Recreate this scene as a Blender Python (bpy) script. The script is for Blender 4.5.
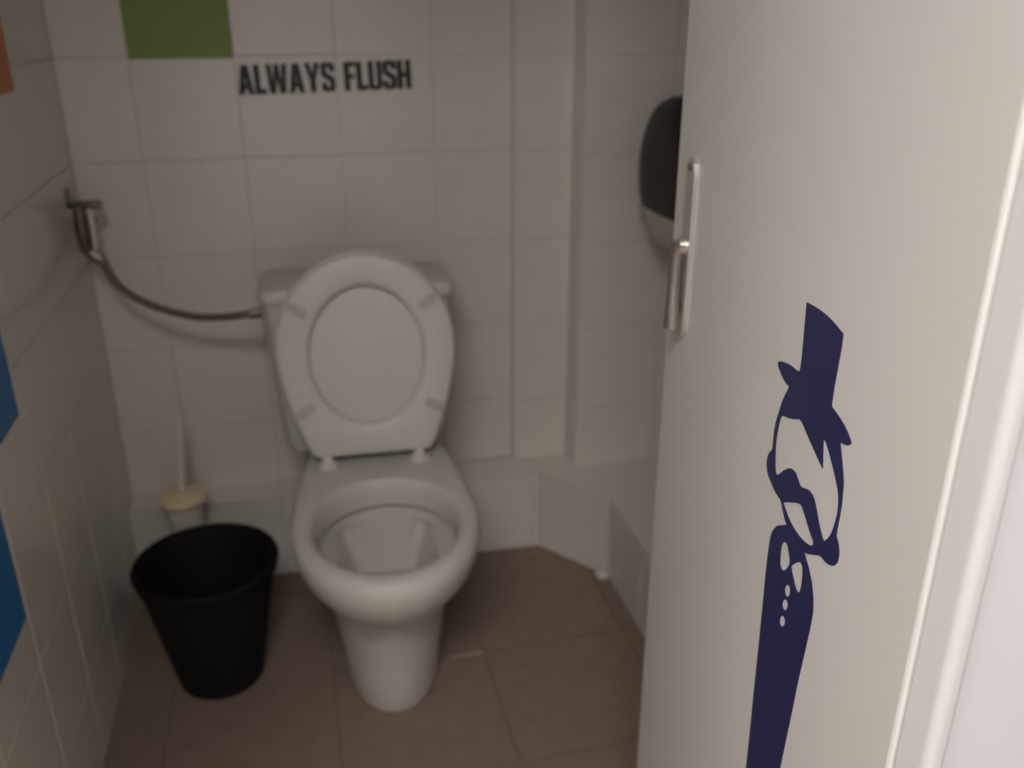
import bpy, bmesh, math, random
from mathutils import Vector, Matrix
from mathutils.geometry import tessellate_polygon
random.seed(4)
SC = bpy.context.scene
COL = SC.collection
for o in list(bpy.data.objects):
    bpy.data.objects.remove(o, do_unlink=True)

# ------------------------------------------------------------------ camera
YAW, PITCH = 0.24239, 0.39247
FWD = Vector((math.sin(YAW)*math.cos(PITCH), math.cos(YAW)*math.cos(PITCH), -math.sin(PITCH)))
RIGHT = Vector((math.cos(YAW), -math.sin(YAW), 0))
UP = RIGHT.cross(FWD)
cd = bpy.data.cameras.new('camera')
cam = bpy.data.objects.new('camera', cd)
COL.objects.link(cam)
cam.matrix_world = Matrix((
    (RIGHT.x, UP.x, -FWD.x, 0.2790),
    (RIGHT.y, UP.y, -FWD.y, -2.0016),
    (RIGHT.z, UP.z, -FWD.z, 1.2560),
    (0, 0, 0, 1)))
cd.sensor_width = 36.0
cd.lens = 904.93/1024*36.0
cd.clip_start = 0.02
cd.dof.use_dof = True               # the stall is soft in the photograph, the door sharp
cd.dof.focus_distance = 0.66
cd.dof.aperture_fstop = 5.0
SC.camera = cam

# ------------------------------------------------------------------ world and exposure
w = bpy.data.worlds.new('world'); SC.world = w
w.use_nodes = True
w.node_tree.nodes['Background'].inputs[0].default_value = (0.9, 0.95, 1.0, 1)
w.node_tree.nodes['Background'].inputs[1].default_value = 0.05
SC.view_settings.view_transform = 'Standard'
SC.view_settings.look = 'None'
SC.view_settings.gamma = 1.0
SC.view_settings.use_curve_mapping = False
SC.view_settings.exposure = 0.0
LAMP_POWER = [32.5, 11.5]           # corridor ceiling lamp outside the stall, then one added to brighten the door
LAMP_COLOR = (1.0, 0.95, 0.905)
LAMP_POS = [(-0.12, -2.75, 2.50), (-1.00, -2.30, 2.50)]
LAMP_SIZE = (1.00, 0.60)

# ------------------------------------------------------------------ materials
def mat(name, col, rough=0.5, var=0.0, scale=8.0, bump=0.0, bscale=60.0, metal=0.0, coat=0.0, spec=0.5, trans=0.0):
    m = bpy.data.materials.new(name); m.use_nodes = True
    nt = m.node_tree; b = nt.nodes['Principled BSDF']
    b.inputs['Roughness'].default_value = rough
    b.inputs['Metallic'].default_value = metal
    b.inputs['Coat Weight'].default_value = coat
    b.inputs['Specular IOR Level'].default_value = spec
    b.inputs['Transmission Weight'].default_value = trans
    tc = nt.nodes.new('ShaderNodeTexCoord')
    nz = nt.nodes.new('ShaderNodeTexNoise'); nz.inputs['Scale'].default_value = scale
    nz.inputs['Detail'].default_value = 5
    nt.links.new(tc.outputs['Object'], nz.inputs['Vector'])
    rp = nt.nodes.new('ShaderNodeValToRGB')
    c0 = [max(0, c*(1-var)) for c in col]; c1 = [min(1, c*(1+var)) for c in col]
    rp.color_ramp.elements[0].color = (*c0, 1); rp.color_ramp.elements[1].color = (*c1, 1)
    rp.color_ramp.elements[0].position = 0.3; rp.color_ramp.elements[1].position = 0.7
    nt.links.new(nz.outputs['Fac'], rp.inputs[0])
    nt.links.new(rp.outputs[0], b.inputs['Base Color'])
    if bump:
        n2 = nt.nodes.new('ShaderNodeTexNoise'); n2.inputs['Scale'].default_value = bscale
        nt.links.new(tc.outputs['Object'], n2.inputs['Vector'])
        bp = nt.nodes.new('ShaderNodeBump'); bp.inputs['Strength'].default_value = bump
        bp.inputs['Distance'].default_value = 0.002
        nt.links.new(n2.outputs['Fac'], bp.inputs['Height'])
        nt.links.new(bp.outputs[0], b.inputs['Normal'])
    return m

M = {
 'tile':    mat('white_tile', (0.715, 0.68, 0.62), 0.17, 0.02, 3, 0.03, 14),
 'grout':   mat('tile_grout', (0.56, 0.53, 0.48), 0.8, 0.06, 20),
 'plaster': mat('painted_plaster', (0.75, 0.75, 0.765), 0.7, 0.02, 6, 0.15, 90),
 'floor':   mat('brown_floor_tile', (0.250, 0.186, 0.148), 0.55, 0.10, 7, 0.1, 50),
 'fgrout':  mat('floor_grout', (0.205, 0.153, 0.123), 0.8, 0.15, 20),
 'pale_grout': mat('pale_grout', (0.40, 0.35, 0.30), 0.8, 0.15, 20),
 'ceramic': mat('white_ceramic', (0.60, 0.575, 0.535), 0.42, 0.01, 4, spec=0.3),
 'bowl_in': mat('water', (0.55, 0.53, 0.49), 0.03, 0.02, 4),
 'plastic': mat('white_plastic', (0.66, 0.635, 0.60), 0.38, 0.01, 5),
 'pad':     mat('grey_rubber', (0.50, 0.47, 0.44), 0.6, 0.05, 20),
 'black':   mat('black_plastic', (0.006, 0.005, 0.006), 0.75, 0.2, 12, spec=0.25),
 'smoke':   mat('smoked_plastic', (0.018, 0.010, 0.012), 0.32, 0.3, 14, spec=0.18),
 'grey':    mat('grey_plastic', (0.52, 0.49, 0.46), 0.35, 0.05, 8),
 'cream':   mat('cream_plastic', (0.74, 0.62, 0.42), 0.45, 0.05, 10),
 'pearl':   mat('white_brush_plastic', (0.72, 0.68, 0.60), 0.4, 0.03, 10),
 'chrome':  mat('chrome', (0.72, 0.69, 0.65), 0.38, 0.03, 20, metal=0.85),
 'steel':   mat('satin_steel', (0.44, 0.41, 0.38), 0.35, 0.05, 20, metal=0.9),
 'dull':    mat('dull_metal', (0.17, 0.14, 0.12), 0.38, 0.15, 30, metal=0.8),
 'braid':   mat('braided_steel', (0.16, 0.135, 0.11), 0.45, 0.4, 400, 0.6, 500, metal=0.6),
 'door':    mat('white_door_laminate', (0.80, 0.78, 0.75), 0.42, 0.01, 4, 0.05, 200),
 'frame':   mat('white_frame_enamel', (0.74, 0.725, 0.72), 0.45, 0.01, 6),
 'navy':    mat('navy_vinyl', (0.017, 0.018, 0.100), 0.45, 0.06, 20),
 'ink':     mat('black_vinyl', (0.018, 0.014, 0.013), 0.5, 0.1, 20),
 'green':   mat('green_vinyl', (0.190, 0.270, 0.050), 0.5, 0.04, 20),
 'blue':    mat('blue_vinyl', (0.018, 0.17, 0.45), 0.5, 0.05, 20),
 'orange':  mat('orange_vinyl', (0.62, 0.20, 0.06), 0.5, 0.05, 20),
}
def emit(name, col, s):
    m = bpy.data.materials.new(name); m.use_nodes = True
    b = m.node_tree.nodes['Principled BSDF']
    b.inputs['Base Color'].default_value = (0.8, 0.8, 0.8, 1)
    b.inputs['Emission Color'].default_value = (*col, 1)
    b.inputs['Emission Strength'].default_value = s
    return m

# ------------------------------------------------------------------ helpers
def obj(name, bm, m, parent=None, smooth=False, loc=None, rot=None):
    me = bpy.data.meshes.new(name)
    bmesh.ops.recalc_face_normals(bm, faces=bm.faces)
    bm.to_mesh(me); bm.free()
    me.materials.append(M[m] if isinstance(m, str) else m)
    if smooth:
        for f in me.polygons: f.use_smooth = True
        try: me.set_sharp_from_angle(angle=math.radians(42))
        except Exception: pass
    o = bpy.data.objects.new(name, me); COL.objects.link(o)
    if parent: o.parent = parent
    if loc: o.location = loc
    if rot: o.rotation_euler = rot
    return o
def tag(o, label, cat, group=None):
    o['label'] = label; o['category'] = cat
    if group: o['group'] = group
    return o
def empty(name, loc=(0, 0, 0), rz=0.0):
    o = bpy.data.objects.new(name, None); COL.objects.link(o)
    o.empty_display_size = 0.05; o.location = loc; o.rotation_euler = (0, 0, rz)
    return o
def struct(o, label=None, cat=None):
    o['kind'] = 'structure'
    if label: o['label'] = label
    if cat: o['category'] = cat
    return o
def box(bm, x0, x1, y0, y1, z0, z1, bev=0.0, seg=2):
    b2 = bmesh.new()
    bmesh.ops.create_cube(b2, size=1)
    bmesh.ops.scale(b2, vec=(x1-x0, y1-y0, z1-z0), verts=b2.verts)
    bmesh.ops.translate(b2, vec=((x0+x1)/2, (y0+y1)/2, (z0+z1)/2), verts=b2.verts)
    if bev: bmesh.ops.bevel(b2, geom=b2.edges[:], offset=bev, segments=seg, affect='EDGES', profile=0.5)
    merge(bm, b2); return bm
def merge(bm, b2):
    vm = {v: bm.verts.new(v.co) for v in b2.verts}
    for f in b2.faces: bm.faces.new([vm[v] for v in f.verts])
    b2.free()
def nb(*a, **k):
    bm = bmesh.new(); box(bm, *a, **k); return bm
def lathe(bm, prof, n=32, cx=0, cy=0, cap=True):
    rings = []
    for r, z in prof:
        rings.append([bm.verts.new((cx+r*math.cos(2*math.pi*i/n), cy+r*math.sin(2*math.pi*i/n), z)) for i in range(n)])
    for a, b in zip(rings, rings[1:]):
        for i in range(n): bm.faces.new((a[i], a[(i+1) % n], b[(i+1) % n], b[i]))
    if cap:
        bm.faces.new(rings[0][::-1]); bm.faces.new(rings[-1])
    return bm
def loft(bm, rings, cap0=True, cap1=True):
    vr = [[bm.verts.new(p) for p in r] for r in rings]
    n = len(vr[0])
    for a, b in zip(vr, vr[1:]):
        for i in range(n): bm.faces.new((a[i], a[(i+1) % n], b[(i+1) % n], b[i]))
    if cap0: bm.faces.new(vr[0][::-1])
    if cap1: bm.faces.new(vr[-1])
    return bm
def spline(pts, sub=8):
    P = [Vector(p) for p in pts]; P = [2*P[0]-P[1]] + P + [2*P[-1]-P[-2]]
    out = []
    for i in range(1, len(P)-2):
        for k in range(sub):
            t = k/sub
            out.append(0.5*((2*P[i]) + (P[i+1]-P[i-1])*t + (2*P[i-1]-5*P[i]+4*P[i+1]-P[i+2])*t*t + (3*P[i]-P[i-1]-3*P[i+1]+P[i+2])*t**3))
    out.append(P[-2]); return out
def tube(bm, pts, r, n=12):
    pts = [Vector(p) for p in pts]; rings = []; up = None
    for i, p in enumerate(pts):
        d = (pts[min(i+1, len(pts)-1)]-pts[max(i-1, 0)]).normalized()
        if up is None:
            up = d.cross(Vector((0, 0, 1))) if abs(d.z) < 0.9 else d.cross(Vector((1, 0, 0)))
        up = (up - d*up.dot(d)).normalized(); s = d.cross(up)
        rr = r[i] if isinstance(r, (list, tuple)) else r
        rings.append([p + rr*(math.cos(2*math.pi*k/n)*up + math.sin(2*math.pi*k/n)*s) for k in range(n)])
    return loft(bm, rings)
def prism(bm, loops, f, t):
    """polygon with holes (2-D loops) made into a slab; f(a, b, h) gives the 3-D point"""
    flat = [q for L in loops for q in L]
    tris = tessellate_polygon([[Vector((q[0], q[1], 0)) for q in L] for L in loops])
    lo = [bm.verts.new(f(q[0], q[1], 0)) for q in flat]
    hi = [bm.verts.new(f(q[0], q[1], t)) for q in flat]
    for a, b, c in tris:
        for V in (lo, hi):
            try: bm.faces.new((V[a], V[b], V[c]))
            except ValueError: pass
    k = 0
    for L in loops:
        n = len(L)
        for i in range(n):
            a, b = k+i, k+(i+1) % n
            bm.faces.new((lo[a], lo[b], hi[b], hi[a]))
        k += n
    return bm

# ================================================================== the setting
XL, XR = -0.135, 1.14              # side walls of the stall
YB, YF = 0.0, -1.60                # back wall, inside of the door wall
YO = -1.675                        # outside of the door wall
CEIL = 2.52
T = 0.20                           # wall tile
Z0 = 1.17 - 6*T                    # height of the lowest tile joint

# one wall tile, unit square in local X/Z, front face at local y = 0, scaled per copy
tb = bmesh.new()
e = 0.003
lo = [tb.verts.new(p) for p in ((-.5, 0.0005, -.5), (.5, 0.0005, -.5), (.5, 0.0005, .5), (-.5, 0.0005, .5))]
hi = [tb.verts.new(p) for p in ((-.5+e, 0, -.5+e), (.5-e, 0, -.5+e), (.5-e, 0, .5-e), (-.5+e, 0, .5-e))]
bk = [tb.verts.new(p) for p in ((-.5, 0.006, -.5), (.5, 0.006, -.5), (.5, 0.006, .5), (-.5, 0.006, .5))]
tb.faces.new(hi); tb.faces.new(bk[::-1])
for i in range(4):
    j = (i+1) % 4
    tb.faces.new((lo[i], lo[j], hi[j], hi[i])); tb.faces.new((bk[i], bk[j], lo[j], lo[i]))
bmesh.ops.recalc_face_normals(tb, faces=tb.faces)
TILE = bpy.data.meshes.new('tile'); tb.to_mesh(TILE); tb.free(); TILE.materials.append(M['tile'])
GAP = 0.0022
def tile(parent, p, ang, wd, ht):
    o = bpy.data.objects.new('tile', TILE); COL.objects.link(o)
    o.parent = parent; o.location = p; o.rotation_euler = (0, 0, ang + random.uniform(-.004, .004))
    o.scale = (wd-GAP, 1, ht-GAP)
    return o
def spans(a, b, first):
    """cuts [a, b] at first + k*T"""
    cuts = [a]; k = math.floor((a-first)/T)+1
    while first+k*T < b-0.004:
        if first+k*T > a+0.004: cuts.append(first+k*T)
        k += 1
    cuts.append(b)
    return list(zip(cuts, cuts[1:]))
def tile_run(parent, p0, p1, first, z0, z1, zfirst):
    """tiles along the plan line p0 -> p1, seen from its right-hand side facing away"""
    d = Vector((p1[0]-p0[0], p1[1]-p0[1], 0)); L = d.length; d.normalize()
    ang = math.atan2(d.y, d.x)
    for a, b in spans(0, L, first):
        for c, h in spans(z0, z1, zfirst):
            q = Vector((p0[0], p0[1], 0)) + d*((a+b)/2)
            tile(parent, (q.x, q.y, (c+h)/2), ang, b-a, h-c)

G = 0.0016    # grout sits this far behind the tile faces
# floor: bed plus single tiles
FT = 0.313
fl = struct(obj('floor', nb(-1.70, 2.20, -4.20, 0.10, -0.12, -0.0022), 'fgrout'))
fb = nb(-0.5, 0.5, -0.5, 0.5, -0.006, 0.0)
FTM = bpy.data.meshes.new('floor_tile'); bmesh.ops.recalc_face_normals(fb, faces=fb.faces); fb.to_mesh(FTM); fb.free(); FTM.materials.append(M['floor'])
def fcut(a, b, first):
    cuts = [a]; k = math.floor((a-first)/FT)+1
    while first+k*FT < b-0.01:
        if first+k*FT > a+0.01: cuts.append(first+k*FT)
        k += 1
    cuts.append(b); return list(zip(cuts, cuts[1:]))
for x0, x1 in fcut(-1.69, 2.19, 0.593):
    for y0, y1 in fcut(-4.19, 0.0, -0.480):
        o = bpy.data.objects.new('floor_tile', FTM); COL.objects.link(o); o.parent = fl
        o.location = ((x0+x1)/2, (y0+y1)/2, random.uniform(-.0006, 0)); o.scale = (x1-x0-.004, y1-y0-.004, 1)
o = obj('pale_joint', nb(0.520, 0.592, -0.483, -0.477, -0.001, 0.0012, bev=0.0005, seg=1), 'pale_grout', fl)
o['label'] = 'short pale length of grout beside the toilet foot'

ce = struct(obj('ceiling', nb(-1.70, 2.20, -4.20, 0.10, CEIL, CEIL+0.1), 'plaster'))
wb = struct(obj('wall_back', nb(XL-0.1, XR+0.1, G, 0.10, -0.02, CEIL), 'grout'))
tile_run(wb, (XL, 0), (0.772, 0), -XL, 0.0, CEIL, Z0)
wl = struct(obj('wall_left', nb(XL-0.10, XL-G, YO, 0.0, -0.02, CEIL), 'grout'))
tile_run(wl, (XL, YF), (XL, 0), 0.0, 0.0, CEIL, Z0)
wr = struct(obj('wall_right', nb(XR+G, XR+0.10, YO, 0.0, -0.02, CEIL), 'grout'))
tile_run(wr, (XR, 0), (XR, YF), 0.09, 0.0, CEIL, Z0)
# shallow pipe pillar and the deeper pipe box beside it
PX0, PX1, PY = 0.772, 0.905, -0.030
wp = struct(obj('wall_pillar', nb(PX0+G, PX1+0.02, PY+G, 0.05, -0.02, CEIL), 'grout'))
tile_run(wp, (PX0, PY), (PX1, PY), T, 0.0, CEIL, Z0)
tile_run(wp, (PX0, 0.0), (PX0, PY), T, 0.0, CEIL, Z0)
BXY = -0.110
wx = struct(obj('wall_pipe_box', nb(PX1+G, XR+0.02, BXY+G, 0.05, -0.02, CEIL), 'grout'))
tile_run(wx, (PX1, BXY), (XR, BXY), T, 0.0, CEIL, Z0)
tile_run(wx, (PX1, PY), (PX1, BXY), T, 0.0, CEIL, Z0)
for px, py, par in ((PX0, PY, wp), (PX1, BXY, wx)):
    cb = bmesh.new(); tube(cb, [(px+.0022, py+.0022, 0.2), (px+.0022, py+.0022, CEIL)], 0.0038, 10)
    obj('corner_bead', cb, 'plastic', par, True)

# low tiled pipe ledge: along the back, one tile across the corner, then along the right wall
LZ = 0.212
LP = [(XL, -0.070), (0.815, -0.112), (0.940, -0.278), (0.940, YF)]
def ins(d):
    return [(XL, LP[0][1]+d), (LP[1][0]+d*.3, LP[1][1]+d), (LP[2][0]+d, LP[2][1]+d*.4), (LP[3][0]+d, YF)]
lb = bmesh.new()
prism(lb, [ins(G) + [(XR, YF), (XR, 0.0), (XL, 0.0)]], lambda a, b, h: (a, b, -0.01+h), LZ-0.006+0.01)
led = struct(obj('trim_1', lb, 'grout'))
led['label'] = 'low white tiled ledge along the back and right walls'
tile_run(led, LP[0], LP[1], 0.135, 0.0, LZ-0.010, 5)
tile_run(led, LP[1], LP[2], 5, 0.0, LZ-0.010, 5)
tile_run(led, LP[2], LP[3], T, 0.0, LZ-0.010, 5)
# cap tiles: one slab for each length of the ledge
def cap(loop):
    b = bmesh.new(); prism(b, [loop], lambda a, c, h: (a, c, LZ-0.007+h), 0.007)
    obj('cap_tile', b, 'tile', led)
gx = 0.0005
xs = [XL+gx] + [0.0+T*k for k in range(0, 5)] + [LP[1][0]]
def yfront(x): return LP[0][1] + (LP[1][1]-LP[0][1])*(x-XL)/(LP[1][0]-XL) - 0.001
for a, b in zip(xs, xs[1:]):
    yb = -0.0005 if b < PX0 else PY-0.0005
    cap([(a+gx, yfront(a)), (b-gx, yfront(b)), (b-gx, yb), (a+gx, yb)])
cap([(LP[1][0]+gx, LP[1][1]-0.001), (LP[2][0], LP[2][1]), (XR-gx, LP[2][1]), (XR-gx, BXY-.001), (PX1-.001, BXY-.001), (PX1-.001, PY-.001), (LP[1][0]+gx, PY-.001)])
yy = LP[2][1]
while yy > YF+0.01:
    y2 = max(yy-T, YF)
    cap([(LP[2][0]-.001, yy-gx), (LP[2][0]-.001, y2+gx), (XR-gx, y2+gx), (XR-gx, yy-gx)]); yy = y2
sb = bmesh.new()
bmesh.ops.create_icosphere(sb, subdivisions=3, radius=0.5)
for v in sb.verts:
    k = 1 + 0.22*math.sin(9*v.co.x+2)*math.cos(8*v.co.y) + 0.15*math.sin(11*v.co.z)
    v.co = Vector((v.co.x*k*0.032, v.co.y*k*0.030, max(v.co.z, -0.3)*k*0.030))
bmesh.ops.translate(sb, vec=(0.925, -0.285, 0.009), verts=sb.verts)
o = obj('sealant_lump', sb, 'plastic', led, True); o['label'] = 'white lump of sealant at the foot of the ledge corner'

# door wall with the opening, corridor outside
JX0, JX1, DH = -0.040, 0.600, 2.03
fw = bmesh.new()
box(fw, -1.60, JX0-0.013, YO, YO+0.012, -0.02, CEIL)
box(fw, -1.60, JX0-0.052, YO+0.012, YF, -0.02, CEIL)
box(fw, JX1+0.0150, 2.10, YO, YO+0.012, -0.02, CEIL)
box(fw, JX1+0.052, 2.10, YO+0.012, YF, -0.02, CEIL)
box(fw, JX0-0.018, JX1+0.0150, YO, YO+0.012, DH+0.018, CEIL)
box(fw, JX0-0.018, JX1+0.052, YO+0.012, YF, DH+0.018, CEIL)
struct(obj('wall_front', fw, 'plaster'))
struct(obj('wall_corridor_left', nb(-1.70, -1.60, -4.20, YF, -0.02, CEIL), 'plaster'))
struct(obj('wall_corridor_right', nb(2.10, 2.20, -4.20, YF, -0.02, CEIL), 'plaster'))
struct(obj('wall_corridor_back', nb(-1.60, 2.10, -4.20, -4.10, -0.02, CEIL), 'plaster'))
# door frame: rounded outer edge, then a rebate for the leaf
fr = struct(empty('trim_2', (JX1, YO, 0)), 'white enamelled door frame with rounded edge')
def post(name, x0, x1, x2):
    """x0 reveal side, x1 wall side"""
    b = bmesh.new(); s = 1 if x1 > x0 else -1
    pts = [(x0, YO+0.019), (x0, YO+0.004)]
    for k in range(7):
        a = math.pi/2*k/6
        pts.append((x0+s*0.006*(1-math.cos(a)), YO+0.001-0.006*math.sin(a)))
    pts += [(x1-s*.002, YO-0.005), (x1, YO-0.003), (x1, YO+0.0125), (x0+s*.050, YO+0.0125), (x0+s*.050, YF-0.002), (x0+s*.046, YF-0.002), (x0+s*.046, YO+0.019)]
    prism(b, [pts], lambda u, v, h: (u-JX1, v-YO, -0.001+h), DH)
    return obj(name, b, 'frame', fr)
post('frame_post', JX1, JX1+0.0112, 0)
post('frame_post', JX0, JX0-0.0112, 0)
hb = nb(JX0-0.0112-JX1, 0.0112, -0.005, 0.019, DH, DH+0.017, bev=0.004)
obj('frame_head', hb, 'frame', fr)

# door leaf: hinge at the right-hand post, swung into the stall
HX, HY = 0.598, -1.653
DANG = math.atan2(0.61, 0.11)
DW = 0.62
door = struct(empty('door_1', (HX, HY, 0), DANG), 'white toilet door standing open into the stall', 'door')
obj('leaf', nb(0.0, DW, -0.040, 0.0, 0.012, 2.015, bev=0.0025), 'door', door)
def rr_plate(b, u0, u1, z0, z1, y0, y1):
    n = 8; ru = (u1-u0)/2; cu = (u0+u1)/2; pts = []
    for c, a0 in ((z1-ru, 0), (z0+ru, math.pi)):
        for k in range(n+1):
            a = a0+math.pi*k/n; pts.append((cu+ru*math.cos(a), c+ru*math.sin(a)))
    prism(b, [pts], lambda u, z, h: (u, y0+h, z), y1-y0)
b = bmesh.new(); rr_plate(b, 0.5280, 0.5620, 0.918, 1.114, 0.0, 0.005)
hs = obj("handle_plate", b, "chrome", door)
bb = bmesh.new(); tube(bb, [(0.5450, 0.0, 1.020), (0.5450, 0.012, 1.020)], 0.0095, 16)
obj('handle_neck', bb, 'chrome', hs, True)
bb = bmesh.new()
lv = spline([(0.545, 0.010, 1.024), (0.546, 0.012, 1.012), (0.547, 0.013, 0.986), (0.547, 0.013, 0.956), (0.547, 0.012, 0.928)], 6)
tube(bb, lv, [0.0105 - 0.003*math.sin(math.pi*i/(len(lv)-1)) for i in range(len(lv))], 14)
o = obj('lever', bb, 'steel', hs, True); o['label'] = 'chrome lever hanging straight down'
bb = bmesh.new(); rr_plate(bb, 0.5415, 0.5485, 0.940, 0.958, 0.004, 0.0058); obj('keyhole', bb, 'black', hs)
for z in (1.104, 0.930):
    bb = bmesh.new(); tube(bb, [(0.5450, 0.004, z), (0.5450, 0.0065, z)], 0.004, 12); obj('screw', bb, 'dull', hs)
for z in (0.22, 1.02, 1.80):
    bb = bmesh.new(); tube(bb, [(-0.004, -0.040, z-0.04), (-0.004, -0.040, z+0.04)], 0.006, 12); obj('hinge', bb, 'chrome', door, True)

# ================================================================== lamp of the corridor, and a second one added to light the door
sx, sy = LAMP_SIZE
GLOW = emit('lamp_glow', LAMP_COLOR, 4.0)
for pos, watts, where in zip(LAMP_POS, LAMP_POWER, ('facing the stall door', 'by the left end wall, added to brighten the door')):
    lamp = tag(empty('ceiling_lamp', pos), 'oblong white ceiling lamp in the corridor ' + where, 'lamp', 'corridor ceiling lamps')
    bb = bmesh.new()
    for a in ((-sx/2-.02, sx/2+.02, -sy/2-.02, -sy/2), (-sx/2-.02, sx/2+.02, sy/2, sy/2+.02), (-sx/2-.02, -sx/2, -sy/2, sy/2), (sx/2, sx/2+.02, -sy/2, sy/2)):
        box(bb, *a, -0.035, 0.02)
    obj('lamp_frame', bb, 'frame', lamp)
    obj('lamp_diffuser', nb(-sx/2, sx/2, -sy/2, sy/2, -0.02, 0.018), GLOW, lamp)
    la = bpy.data.lights.new('lamp_light', 'AREA'); la.shape = 'RECTANGLE'; la.size = sx; la.size_y = sy
    la.energy = watts; la.color = LAMP_COLOR
    lo_ = bpy.data.objects.new('lamp_light', la); COL.objects.link(lo_); lo_.parent = lamp; lo_.location = (0, 0, -0.04)

# ================================================================== toilet
TO = tag(empty('toilet', (0.410, -0.318, 0), math.radians(-2.6)), 'white ceramic toilet with raised seat and lid against the tiled back wall', 'toilet')
N = 64
def ring(z, yf, yb, hw, cyf=0.50, nb_=3.0, sq=0.16, nf=2.0):
    """egg plan outline: round front (towards -y), squarer back"""
    cy = yf + (yb-yf)*cyf; out = []
    for i in range(N):
        t = 2*math.pi*i/N; c, s = math.cos(t), math.sin(t)
        n = nf if s < 0 else nb_
        x = hw*math.copysign(abs(c)**(2/n), c)
        if s < 0: y = cy - (cy-yf)*abs(s)**(2/n)
        else:
            k = abs(s)**(2/n); y = cy + (yb-cy)*k; x *= 1-sq*k
        out.append((x, y, z))
    return out
bm = bmesh.new()
R_ = [ring(0.000, -0.296, 0.170, 0.088, .30, 3.4, .0), ring(0.010, -0.302, 0.172, 0.092, .30, 3.4, .0),
      ring(0.060, -0.305, 0.174, 0.094, .30, 3.4, .0), ring(0.140, -0.316, 0.176, 0.104, .31, 3.4, .0),
      ring(0.200, -0.330, 0.178, 0.113, .32, 3.3, .0), ring(0.235, -0.347, 0.180, 0.121, .33, 3.2, .02),
      ring(0.262, -0.376, 0.180, 0.133, .34, 3.1, .05), ring(0.290, -0.410, 0.180, 0.147, .36, 3.0, .09),
      ring(0.320, -0.440, 0.180, 0.161, .37, 3.0, .12), ring(0.350, -0.456, 0.180, 0.170, .37, 3.0, .14),
      ring(0.375, -0.463, 0.180, 0.1735, .37, 3.0, .14), ring(0.392, -0.460, 0.178, 0.172, .37, 3.0, .14),
      ring(0.401, -0.449, 0.172, 0.165, .37, 3.0, .14), ring(0.404, -0.436, 0.160, 0.155, .37, 3.0, .14),
      # inner lip of the rim, its skirt, the undercut, then the bowl
      ring(0.402, -0.424, -0.092, 0.140, .52, 2.2, .02), ring(0.394, -0.415, -0.100, 0.132, .52, 2.2, .02),
      ring(0.375, -0.410, -0.105, 0.128, .52, 2.2, .02), ring(0.352, -0.408, -0.108, 0.126, .52, 2.2, .02),
      ring(0.348, -0.411, -0.105, 0.129, .52, 2.2, .02), ring(0.352, -0.424, -0.092, 0.142, .52, 2.2, .02),
      ring(0.338, -0.420, -0.094, 0.140, .52, 2.2, .02), ring(0.315, -0.402, -0.104, 0.112, .52, 3.2, .04, 2.6),
      ring(0.308, -0.398, -0.106, 0.096, .52, 9, .04, 5), ring(0.260, -0.365, -0.122, 0.080, .52, 9, .10, 5),
      ring(0.215, -0.335, -0.138, 0.064, .52, 9, .12, 5), ring(0.150, -0.300, -0.160, 0.050, .52, 9, .12, 5)]
loft(bm, R_)
obj('bowl', bm, 'ceramic', TO, True)
bm = bmesh.new(); loft(bm, [ring(0.216, -0.335, -0.138, 0.0640, .52, 9, .12, 5), ring(0.219, -0.3375, -0.1365, 0.0655, .52, 9, .12, 5)])
obj('water', bm, 'bowl_in', TO)
# cistern
def rrect(z, hx, y0, y1, r, n=6):
    out = []
    for cx, cy, a0 in ((hx-r, y1-r, 0), (-hx+r, y1-r, math.pi/2), (-hx+r, y0+r, math.pi), (hx-r, y0+r, 1.5*math.pi)):
        for k in range(n+1):
            a = a0+math.pi/2*k/n; out.append((cx+r*math.cos(a), cy+r*math.sin(a), z))
    return out
bm = bmesh.new()
TX = -0.016
def rx_(*a): return [(p[0]+TX, p[1], p[2]) for p in rrect(*a)]
loft(bm, [rx_(0.402, .160, .058, .205, .03), rx_(0.425, .170, .052, .210, .032), rx_(0.60, .182, .048, .213, .032), rx_(0.728, .187, .045, .214, .032)])
tk = obj('tank', bm, 'ceramic', TO, True)
bm = bmesh.new()
loft(bm, [rx_(0.726, .189, .042, .216, .034), rx_(0.730, .193, .038, .219, .036), rx_(0.745, .194, .037, .220, .036), rx_(0.753, .190, .041, .216, .034), rx_(0.756, .182, .050, .208, .03)])
obj('tank_lid', bm, 'ceramic', tk, True)
# seat and lid, both raised: outline in (u across, v up), then leaned back
def egg(grow=0.0, n=48):
    """closed outline, starting bottom right, counter-clockwise"""
    pts = []
    cv, rx, rt = 0.231, 0.175+grow, 0.184+grow
    for i in range(n+1):
        a = math.pi*i/n; pts.append((rx*math.cos(a), cv+rt*math.sin(a)))
    left = []
    for i in range(1, 11):
        t = i/10; v = cv*(1-t)+0.010*t
        left.append((-(rx - (rx-0.118)*(t**1.75)), v))
    return pts + left + [(-x, v) for x, v in left[::-1]]
LEAN = math.radians(7.0)
def leaned(u, v, h):       # h towards the viewer
    return (u-0.008, -0.012 + v*math.sin(LEAN) - h*math.cos(LEAN), 0.412 + v*math.cos(LEAN) + h*math.sin(LEAN))
def oval(rx, ry, cv, n=48): return [(rx*math.cos(2*math.pi*i/n), cv+ry*math.sin(2*math.pi*i/n)) for i in range(n)]
def scale_loop(L, k, c=0.22): return [(x*k, c+(v-c)*k) for x, v in L]
E0 = egg()
bm = bmesh.new()
loft(bm, [[leaned(*q, h) for q in scale_loop(E0, k)] for k, h in ((0.985, -0.022), (1.010, -0.019), (1.015, -0.012), (1.012, -0.004), (0.985, -0.0015))])
obj('lid', bm, 'plastic', TO, True)
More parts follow.
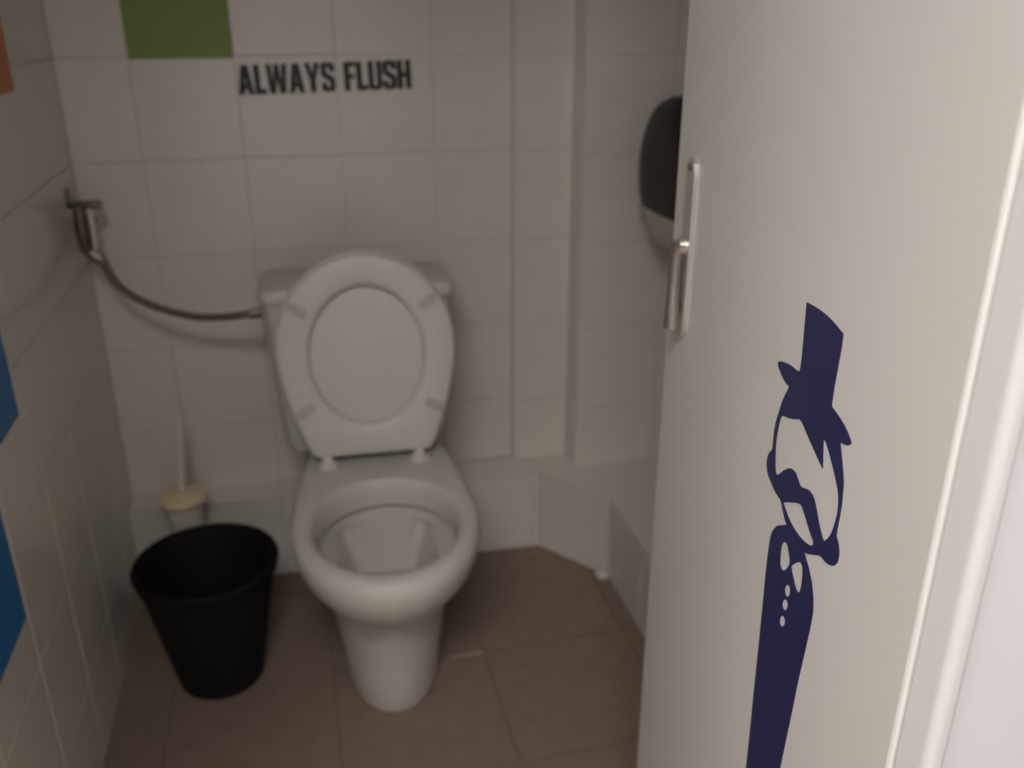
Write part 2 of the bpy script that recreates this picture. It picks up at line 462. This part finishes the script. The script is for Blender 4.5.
def resample(L, n):
    P = [Vector(q) for q in L]; P.append(P[0]); d = [0]
    for a, b in zip(P, P[1:]): d.append(d[-1]+(b-a).length)
    out = []; j = 0
    for i in range(n):
        s = d[-1]*i/n
        while d[j+1] < s: j += 1
        t = (s-d[j])/max(1e-9, d[j+1]-d[j]); out.append(tuple(P[j].lerp(P[j+1], t)))
    return out
# ring: match each outline point with the hole point on the same bearing
EO = resample(E0, 96); CV = 0.214
def hole(rx, ry):
    out = []
    for x, v in EO:
        a = math.atan2((v-CV)/ry, x/rx); out.append((rx*math.cos(a), CV+ry*math.sin(a)))
    return out
bm = bmesh.new()
prof = [(EO, 0.000), (scale_loop(EO, 1.0), 0.010), (scale_loop(EO, .985), 0.016), (scale_loop(EO, .955), 0.0185),
        (hole(.124, .152), 0.0185), (hole(.116, .144), 0.016), (hole(.111, .139), 0.010), (hole(.110, .138), 0.000)]
rings = [[leaned(*q, h) for q in L] for L, h in prof]
rings.append(rings[0])
loft(bm, rings, False, False)
bmesh.ops.remove_doubles(bm, verts=bm.verts, dist=1e-6)
seat = obj('seat', bm, 'plastic', TO, True)
for u, v, a in ((-.126, .314, 35), (-.126, .112, -28), (.128, .106, 28), (.124, .318, -35)):
    bm = bmesh.new(); a = math.radians(-a)
    pts = []
    for i in range(20):
        t = 2*math.pi*i/20; c, s = math.cos(t), math.sin(t)
        p, q = 0.021*math.copysign(abs(c)**.6, c), 0.0095*math.copysign(abs(s)**.6, s)
        pts.append((u+p*math.cos(a)-q*math.sin(a), v+p*math.sin(a)+q*math.cos(a)))
    prism(bm, [pts], lambda x, y, h: leaned(x, y, 0.017+h), 0.006)
    obj('bumper', bm, 'pad', seat)
for u in (-.100, .084):
    bm = bmesh.new()
    lathe(bm, [(0.020, 0.402), (0.021, 0.406), (0.019, 0.411), (0.014, 0.4125)], 24, u, -0.020)
    box(bm, u-0.010, u+0.010, -0.030, 0.000, 0.406, 0.428, bev=0.004)
    obj('hinge', bm, 'plastic', TO, True)

# ================================================================== waste basket
wbk = tag(empty('waste_basket', (0.061, -0.418, 0)), 'black plastic waste basket on the floor left of the toilet', 'basket')
bm = bmesh.new()
lathe(bm, [(0.070, 0.0), (0.080, 0.002), (0.083, 0.010), (0.1295, 0.262), (0.136, 0.264), (0.1375, 0.270), (0.135, 0.275), (0.130, 0.2755), (0.1265, 0.270), (0.0800, 0.012), (0.070, 0.006)], 48)
obj('bucket', bm, 'black', wbk, True)
bm = bmesh.new()
lathe(bm, [(0.1285, 0.250), (0.1325, 0.2505), (0.1330, 0.256), (0.1295, 0.2575)], 48, cap=False)
obj('rim_band', bm, 'black', wbk, True)

# ================================================================== toilet brush
br = tag(empty('toilet_brush', (-0.002, -0.155, 0)), 'white toilet brush in its holder behind the black basket', 'brush')
bm = bmesh.new(); lathe(bm, [(0.046, 0.0), (0.050, 0.004), (0.050, 0.03), (0.040, 0.10), (0.037, 0.20), (0.040, 0.262), (0.041, 0.268), (0.037, 0.268), (0.034, 0.20), (0.034, 0.02)], 36)
obj('holder', bm, 'pearl', br, True)
bm = bmesh.new(); lathe(bm, [(0.040, 0.267), (0.049, 0.269), (0.052, 0.275), (0.049, 0.281), (0.030, 0.287), (0.012, 0.291)], 36)
obj('cap_disc', bm, 'cream', br, True)
bm = bmesh.new(); tube(bm, [(0, 0, 0.285), (.005, 0, 0.34), (0.011, 0, 0.40), (.016, 0, 0.452), (.017, 0, 0.462), (.0175, 0, 0.466)], [0.0085, 0.0075, 0.007, 0.0085, 0.008, 0.004], 14)
obj('handle', bm, 'pearl', br, True)

# ================================================================== water valve and hose
va = tag(empty('water_valve', (-0.107, -0.105, 0.86)), 'tarnished chrome stop valve with bar handle in the left corner', 'valve')
def vt(name, pts, r, m, n=14):
    b = bmesh.new(); tube(b, pts, r, n); return obj(name, b, m, va, True)
vt('wall_flange', [(-0.004, 0.105, 0), (-0.004, 0.097, 0)], [0.026, 0.021], 'chrome', 24)
vt('inlet_pipe', [(-0.004, 0.1, 0), (-0.004, 0.0, 0)], 0.009, 'dull')
vt('body', [(-0.009, 0, -0.045), (-0.009, 0, -0.03), (-0.009, 0, 0.0), (-0.009, 0, 0.03), (-0.009, 0, 0.045)], [0.008, 0.011, 0.0135, 0.011, 0.008], 'dull', 20)
hd = vt('bar_handle', [(-0.027, 0, 0.047), (-0.022, 0, 0.047), (0.026, 0, 0.047), (0.034, 0, 0.047)], [0.005, 0.0075, 0.0075, 0.006], 'dull')
vt('stem', [(-0.020, 0.004, 0.045), (-0.026, 0.012, 0.078)], [0.006, 0.0035], 'dull')
vt('outlet_pipe', [(0.010, 0, 0.040), (0.010, 0, -0.04)], 0.0065, 'chrome')
vt('outlet_bend', spline([(-0.009, 0, -0.040), (-0.002, 0, -0.050), (0.008, 0, -0.052)], 5), 0.0075, 'dull')
vt('outlet_nut', [(0.000, 0, -0.048), (0.016, -0.002, -0.062)], 0.0115, 'dull', 6)
ho = tag(empty('supply_hose', (-0.092, -0.107, 0.802)), 'braided flexible hose curving from the corner valve to the tank', 'hose')
def rel(p): return (p[0]+0.092, p[1]+0.107, p[2]-0.802)
hp = spline([rel(p) for p in ((-0.092, -0.107, 0.802), (-0.064, -0.118, 0.745), (-0.012, -0.135, 0.709), (0.064, -0.150, 0.683), (0.132, -0.172, 0.682), (0.190, -0.186, 0.690))], 10)
bm = bmesh.new(); tube(bm, hp, 0.0076, 12); obj('braided_tube', bm, 'braid', ho, True)
bm = bmesh.new(); tube(bm, [hp[-1]-Vector((0.008, 0, 0.001)), hp[-1]+Vector((0.017, -0.002, 0.001))], 0.0105, 6); obj('end_nut', bm, 'dull', ho)
bm = bmesh.new(); tube(bm, [hp[0], hp[2]], 0.009, 10); obj('ferrule', bm, 'dull', ho, True)

# ================================================================== paper dispenser on the right wall
dp = tag(empty('paper_dispenser', (XR, -0.264, 0.795)), 'round dark smoked-plastic toilet paper dispenser half hidden behind the door', 'dispenser')
prof = [(0.148, 0.0), (0.152, 0.004), (0.153, 0.060), (0.151, 0.090), (0.144, 0.108), (0.126, 0.118), (0.080, 0.123), (0.0, 0.125)]
nA = 72
def dpt(r, d, a): return (-d, r*math.sin(a), 0.150 + r*math.cos(a)*1.01)
def sector(a0, a1, n, grow=0.0):
    b = bmesh.new(); g = []
    for r, d in prof:
        g.append([b.verts.new(dpt(r+(grow if r > .02 else 0), d+grow, a0+(a1-a0)*i/n)) for i in range(n+1)])
    for p, q in zip(g, g[1:]):
        for i in range(n): b.faces.new((p[i], p[i+1], q[i+1], q[i]))
    b.faces.new(g[0][::-1])
    bmesh.ops.remove_doubles(b, verts=b.verts, dist=1e-5)
    return b
CUT = math.radians(180-62)
obj('cover', sector(-math.pi, math.pi, 72), 'smoke', dp, True)
# light lower shell: the part of the drum below a level line
bs = bmesh.new(); rows = []
ZC = -0.085
for r, d in [(q[0]+.0025, q[1]+.002) for q in prof if q[0] > 0.09]:
    amax = math.acos(max(-1, min(1, -ZC/r))); rows.append([bs.verts.new(dpt(r, d, math.pi-amax+2*amax*i/24)) for i in range(25)])
top = [bs.verts.new((-0.1265, x, 0.150+ZC*1.01)) for x in [rows[-1][0].co.y+(rows[-1][-1].co.y-rows[-1][0].co.y)*i/24 for i in range(25)]]
rows.append(top)
for p, q in zip(rows, rows[1:]):
    for i in range(24): bs.faces.new((p[i], p[i+1], q[i+1], q[i]))
bs.faces.new(rows[0][::-1])
o = obj('lower_shell', bs, 'grey', dp, True); o['label'] = 'light grey lower shell'
bm = nb(-0.1270, -0.02, -0.104, 0.104, 0.150+ZC-0.004, 0.150+ZC+0.006, bev=0.003)
o = obj('shell_lip', bm, 'grey', dp, True)

# ================================================================== vinyl on the walls and door
def patch_on(name, plane, a0, a1, z0, z1, m):
    if plane == 'y': b = nb(a0, a1, -0.0012, 0.0002, z0, z1)
    else: b = nb(XL-0.0002, XL+0.0012, a0, a1, z0, z1)
    return obj(name, b, m)
tag(patch_on('wall_sticker', 'y', 0.002, 0.199, 1.166, 1.366, 'green'), 'green square of vinyl on the back wall above the valve', 'sticker', 'coloured wall squares')
tag(patch_on('wall_sticker', 'x', -0.518, -0.318, 1.135, 1.335, 'orange'), 'orange square of vinyl high on the left wall', 'sticker', 'coloured wall squares')
tag(patch_on('wall_sticker', 'x', -0.850, -0.650, 0.705, 0.905, 'blue'), 'blue square on the left wall, the higher of two', 'sticker', 'coloured wall squares')
tag(patch_on('wall_sticker', 'x', -1.012, -0.812, 0.462, 0.662, 'blue'), 'blue square on the left wall, the lower of two', 'sticker', 'coloured wall squares')

# lettering: heavy condensed capitals, one mesh for each letter
TH, TV = 0.20, 0.165
GL = {  # advance width, strokes (closed outlines in letter units)
 'A': (.56, [[(0, 0), (.19, 0), (.235, .20), (.325, .20), (.37, 0), (.56, 0), (.40, 1), (.16, 1)], [(.262, .36), (.298, .36), (.28, .66)]]),
 'L': (.40, [[(0, 0), (.40, 0), (.40, .17), (.20, .17), (.20, 1), (0, 1)]]),
 'W': (.76, [[(.09, 0), (.30, 0), (.38, .50), (.46, 0), (.67, 0), (.76, 1), (.575, 1), (.552, .44), (.455, 1), (.305, 1), (.208, .44), (.185, 1), (0, 1)]]),
 'Y': (.56, [[(.18, 0), (.38, 0), (.38, .40), (.56, 1), (.36, 1), (.28, .62), (.20, 1), (0, 1), (.18, .40)]]),
 'S': (.50, [[(0, .30), (0, .10), (.04, .03), (.12, 0), (.38, 0), (.46, .03), (.50, .10), (.50, .40), (.46, .49), (.19, .66), (.19, .82), (.22, .86), (.28, .86), (.31, .82), (.31, .70), (.50, .70), (.50, .90), (.46, .97), (.38, 1), (.12, 1), (.04, .97), (0, .90), (0, .60), (.04, .52), (.31, .35), (.31, .18), (.28, .14), (.22, .14), (.19, .18), (.19, .30)]]),
 'F': (.42, [[(0, 0), (.20, 0), (.20, .42), (.37, .42), (.37, .58), (.20, .58), (.20, .84), (.42, .84), (.42, 1), (0, 1)]]),
 'U': (.52, [[(0, .12), (.04, .03), (.12, 0), (.40, 0), (.48, .03), (.52, .12), (.52, 1), (.325, 1), (.325, .18), (.30, .14), (.22, .14), (.195, .18), (.195, 1), (0, 1)]]),
 'H': (.53, [[(0, 0), (.20, 0), (.20, .42), (.33, .42), (.33, 0), (.53, 0), (.53, 1), (.33, 1), (.33, .58), (.20, .58), (.20, 1), (0, 1)]]),
}
def fatten(L, d):
    out = []; n = len(L)
    for i in range(n):
        p, q, r = Vector(L[i-1]), Vector(L[i]), Vector(L[(i+1) % n])
        a, c = (q-p).normalized(), (r-q).normalized()
        na, nc = Vector((a.y, -a.x)), Vector((c.y, -c.x))
        m = (na+nc).normalized(); k = d/max(0.45, m.dot(na))
        out.append((q.x+m.x*k, q.y+m.y*k))
    return out
TXT = 'ALWAYS FLUSH'
adv = [(GL[c][0]+0.045) if c != ' ' else 0.31 for c in TXT]
tot = sum(adv)-0.045
LH = 0.0565; LWD = 0.352
txt = tag(empty('wall_lettering', (0.2030, -0.0004, 1.0955)), 'black vinyl capitals ALWAYS FLUSH on the back wall', 'lettering')
txt.rotation_euler = (0, -0.018, 0)
cx = 0.0
for c, ad in zip(TXT, adv):
    if c != ' ':
        b = bmesh.new(); x0 = cx
        prism(b, [fatten(L, 0.011 if k == 0 else -0.004) for k, L in enumerate(GL[c][1])], lambda u, v, h: ((x0+u)*LWD/tot, -h, v*LH), 0.0010)
        obj('letter_'+c.lower(), b, 'ink', txt)
    cx += ad

# navy figure with a top hat, cut from vinyl, on the outer face of the door (u from the hinge, z up)
FIG_HEAD = [(0.21,1.0612),(0.1913,1.0631),(0.1744,1.0634),(0.1598,1.0624),(0.1441,1.06),(0.1437,1.05),(0.1448,1.0363),(0.1459,1.0224),(0.1457,1.0078),(0.1323,1.0061),(0.1199,1.0034),(0.1109,0.9992),(0.1095,0.9972),(0.1145,0.9934),(0.125,0.9906),(0.1208,0.9841),(0.115,0.9752),(0.1113,0.9677),(0.1098,0.958),(0.109,0.9478),(0.11,0.9327),(0.1099,0.9276),(0.1061,0.926),(0.1018,0.9204),(0.1017,0.9122),(0.1074,0.9052),(0.1182,0.9006),(0.1288,0.9001),(0.1398,0.8934),(0.1547,0.8851),(0.1701,0.8845),(0.1853,0.8843),(0.1949,0.8864),(0.2035,0.8912),(0.2101,0.898),(0.2222,0.8975),(0.2345,0.9003),(0.2444,0.9036),(0.2494,0.9097),(0.249,0.9175),(0.2452,0.9237),(0.2401,0.9273),(0.2419,0.9396),(0.2406,0.9526),(0.236,0.9639),(0.2342,0.9698),(0.2301,0.9785),(0.2225,0.9901),(0.2297,0.9899),(0.2401,0.9921),(0.2496,0.9963),(0.2516,0.9989),(0.2452,1.0025),(0.2265,1.0066),(0.2094,1.0078),(0.2061,1.0095),(0.2059,1.0216),(0.2083,1.0425)]
FIG_FACE = [(0.1481,0.9811),(0.1404,0.9772),(0.1238,0.9644),(0.1158,0.9563),(0.1132,0.9453),(0.115,0.9333),(0.1191,0.9215),(0.1267,0.9129),(0.1319,0.9154),(0.1411,0.9232),(0.1481,0.9306),(0.1538,0.934),(0.1629,0.9341),(0.1775,0.928),(0.1835,0.9312),(0.1909,0.9342),(0.2013,0.9317),(0.2119,0.9241),(0.218,0.9182),(0.2244,0.9126),(0.2288,0.9141),(0.233,0.9267),(0.2352,0.9366),(0.234,0.9496),(0.2308,0.9628),(0.218,0.966),(0.2044,0.9709),(0.1939,0.9765),(0.1777,0.9705),(0.1572,0.9638),(0.1452,0.9604),(0.1506,0.9799)]
FIG_PATCH = [(0.205,0.899),(0.1927,0.9064),(0.1735,0.9163),(0.1682,0.915),(0.1595,0.9102),(0.1509,0.9056),(0.143,0.9026),(0.1428,0.8992),(0.1497,0.8954),(0.1629,0.8921),(0.1774,0.8913),(0.1898,0.8931),(0.1987,0.8961)]
FIG_BODY = [(0.1928,0.8864),(0.2116,0.8742),(0.2196,0.8642),(0.2223,0.8547),(0.2228,0.8386),(0.2221,0.8184),(0.2202,0.7939),(0.2177,0.7553),(0.216,0.7192),(0.214,0.6847),(0.2118,0.6492),(0.2107,0.62),(0.2035,0.40),(0.199,0.12),(0.163,0.12),(0.158,0.40),(0.1423,0.6894),(0.14,0.7164),(0.1366,0.7505),(0.1339,0.7848),(0.1302,0.8144),(0.1274,0.8384),(0.1266,0.8525),(0.1291,0.8621),(0.1349,0.8722),(0.1444,0.8798),(0.1547,0.8851),(0.1701,0.8845),(0.1853,0.8843)]
FIG_HOLES = [[(0.1938,0.8705),(0.1865,0.8726),(0.1807,0.8661),(0.1772,0.862),(0.1816,0.8531),(0.1895,0.8462),(0.1955,0.8477),(0.1976,0.8573),(0.1974,0.865)],[(0.1683,0.8675),(0.1594,0.8747),(0.154,0.8733),(0.1518,0.8625),(0.1523,0.8538),(0.1557,0.8493),(0.1609,0.8498),(0.1676,0.8547),(0.1722,0.8579),(0.1742,0.8608)],[(0.1698,0.8414),(0.1698,0.838),(0.1718,0.8346),(0.175,0.8323),(0.1781,0.8321),(0.18,0.8341),(0.1799,0.8376),(0.1779,0.841),(0.1747,0.8433),(0.1716,0.8434)],[(0.1704,0.8278),(0.1706,0.8246),(0.1726,0.8212),(0.1758,0.8189),(0.1789,0.8185),(0.1808,0.8203),(0.1806,0.8235),(0.1785,0.827),(0.1753,0.8293),(0.1722,0.8296)],[(0.1714,0.8116),(0.1715,0.8084),(0.1736,0.8048),(0.1768,0.8024),(0.18,0.8019),(0.1818,0.8037),(0.1817,0.807),(0.1796,0.8106),(0.1763,0.813),(0.1732,0.8134)]]
def rounded(L, keep=70):
    out = []; n = len(L)
    for i, q in enumerate(L):
        p, r = Vector(L[i-1]), Vector(L[(i+1) % n]); q = Vector(q)
        if (q-p).angle(r-q, 0) > math.radians(keep): out.append(tuple(q))
        else: out += [tuple(q.lerp(p, .22)), tuple(q.lerp(r, .22))]
    return out
FIG_HEAD, FIG_FACE, FIG_PATCH = rounded(FIG_HEAD), rounded(FIG_FACE), rounded(FIG_PATCH)
FIG_HOLES = [rounded(q) for q in FIG_HOLES]
fg = tag(empty('figure_sticker', (HX, HY, 0), DANG), 'navy vinyl figure with top hat and bow tie on the white door', 'sticker')
b = bmesh.new(); prism(b, [FIG_HEAD, FIG_FACE, FIG_PATCH], lambda u, z, h: (u, h-0.0001, z), 0.0006); obj('hat_and_head', b, 'navy', fg)
b = bmesh.new(); prism(b, [FIG_BODY] + FIG_HOLES, lambda u, z, h: (u, h-0.0001, z), 0.0006); obj('coat', b, 'navy', fg)
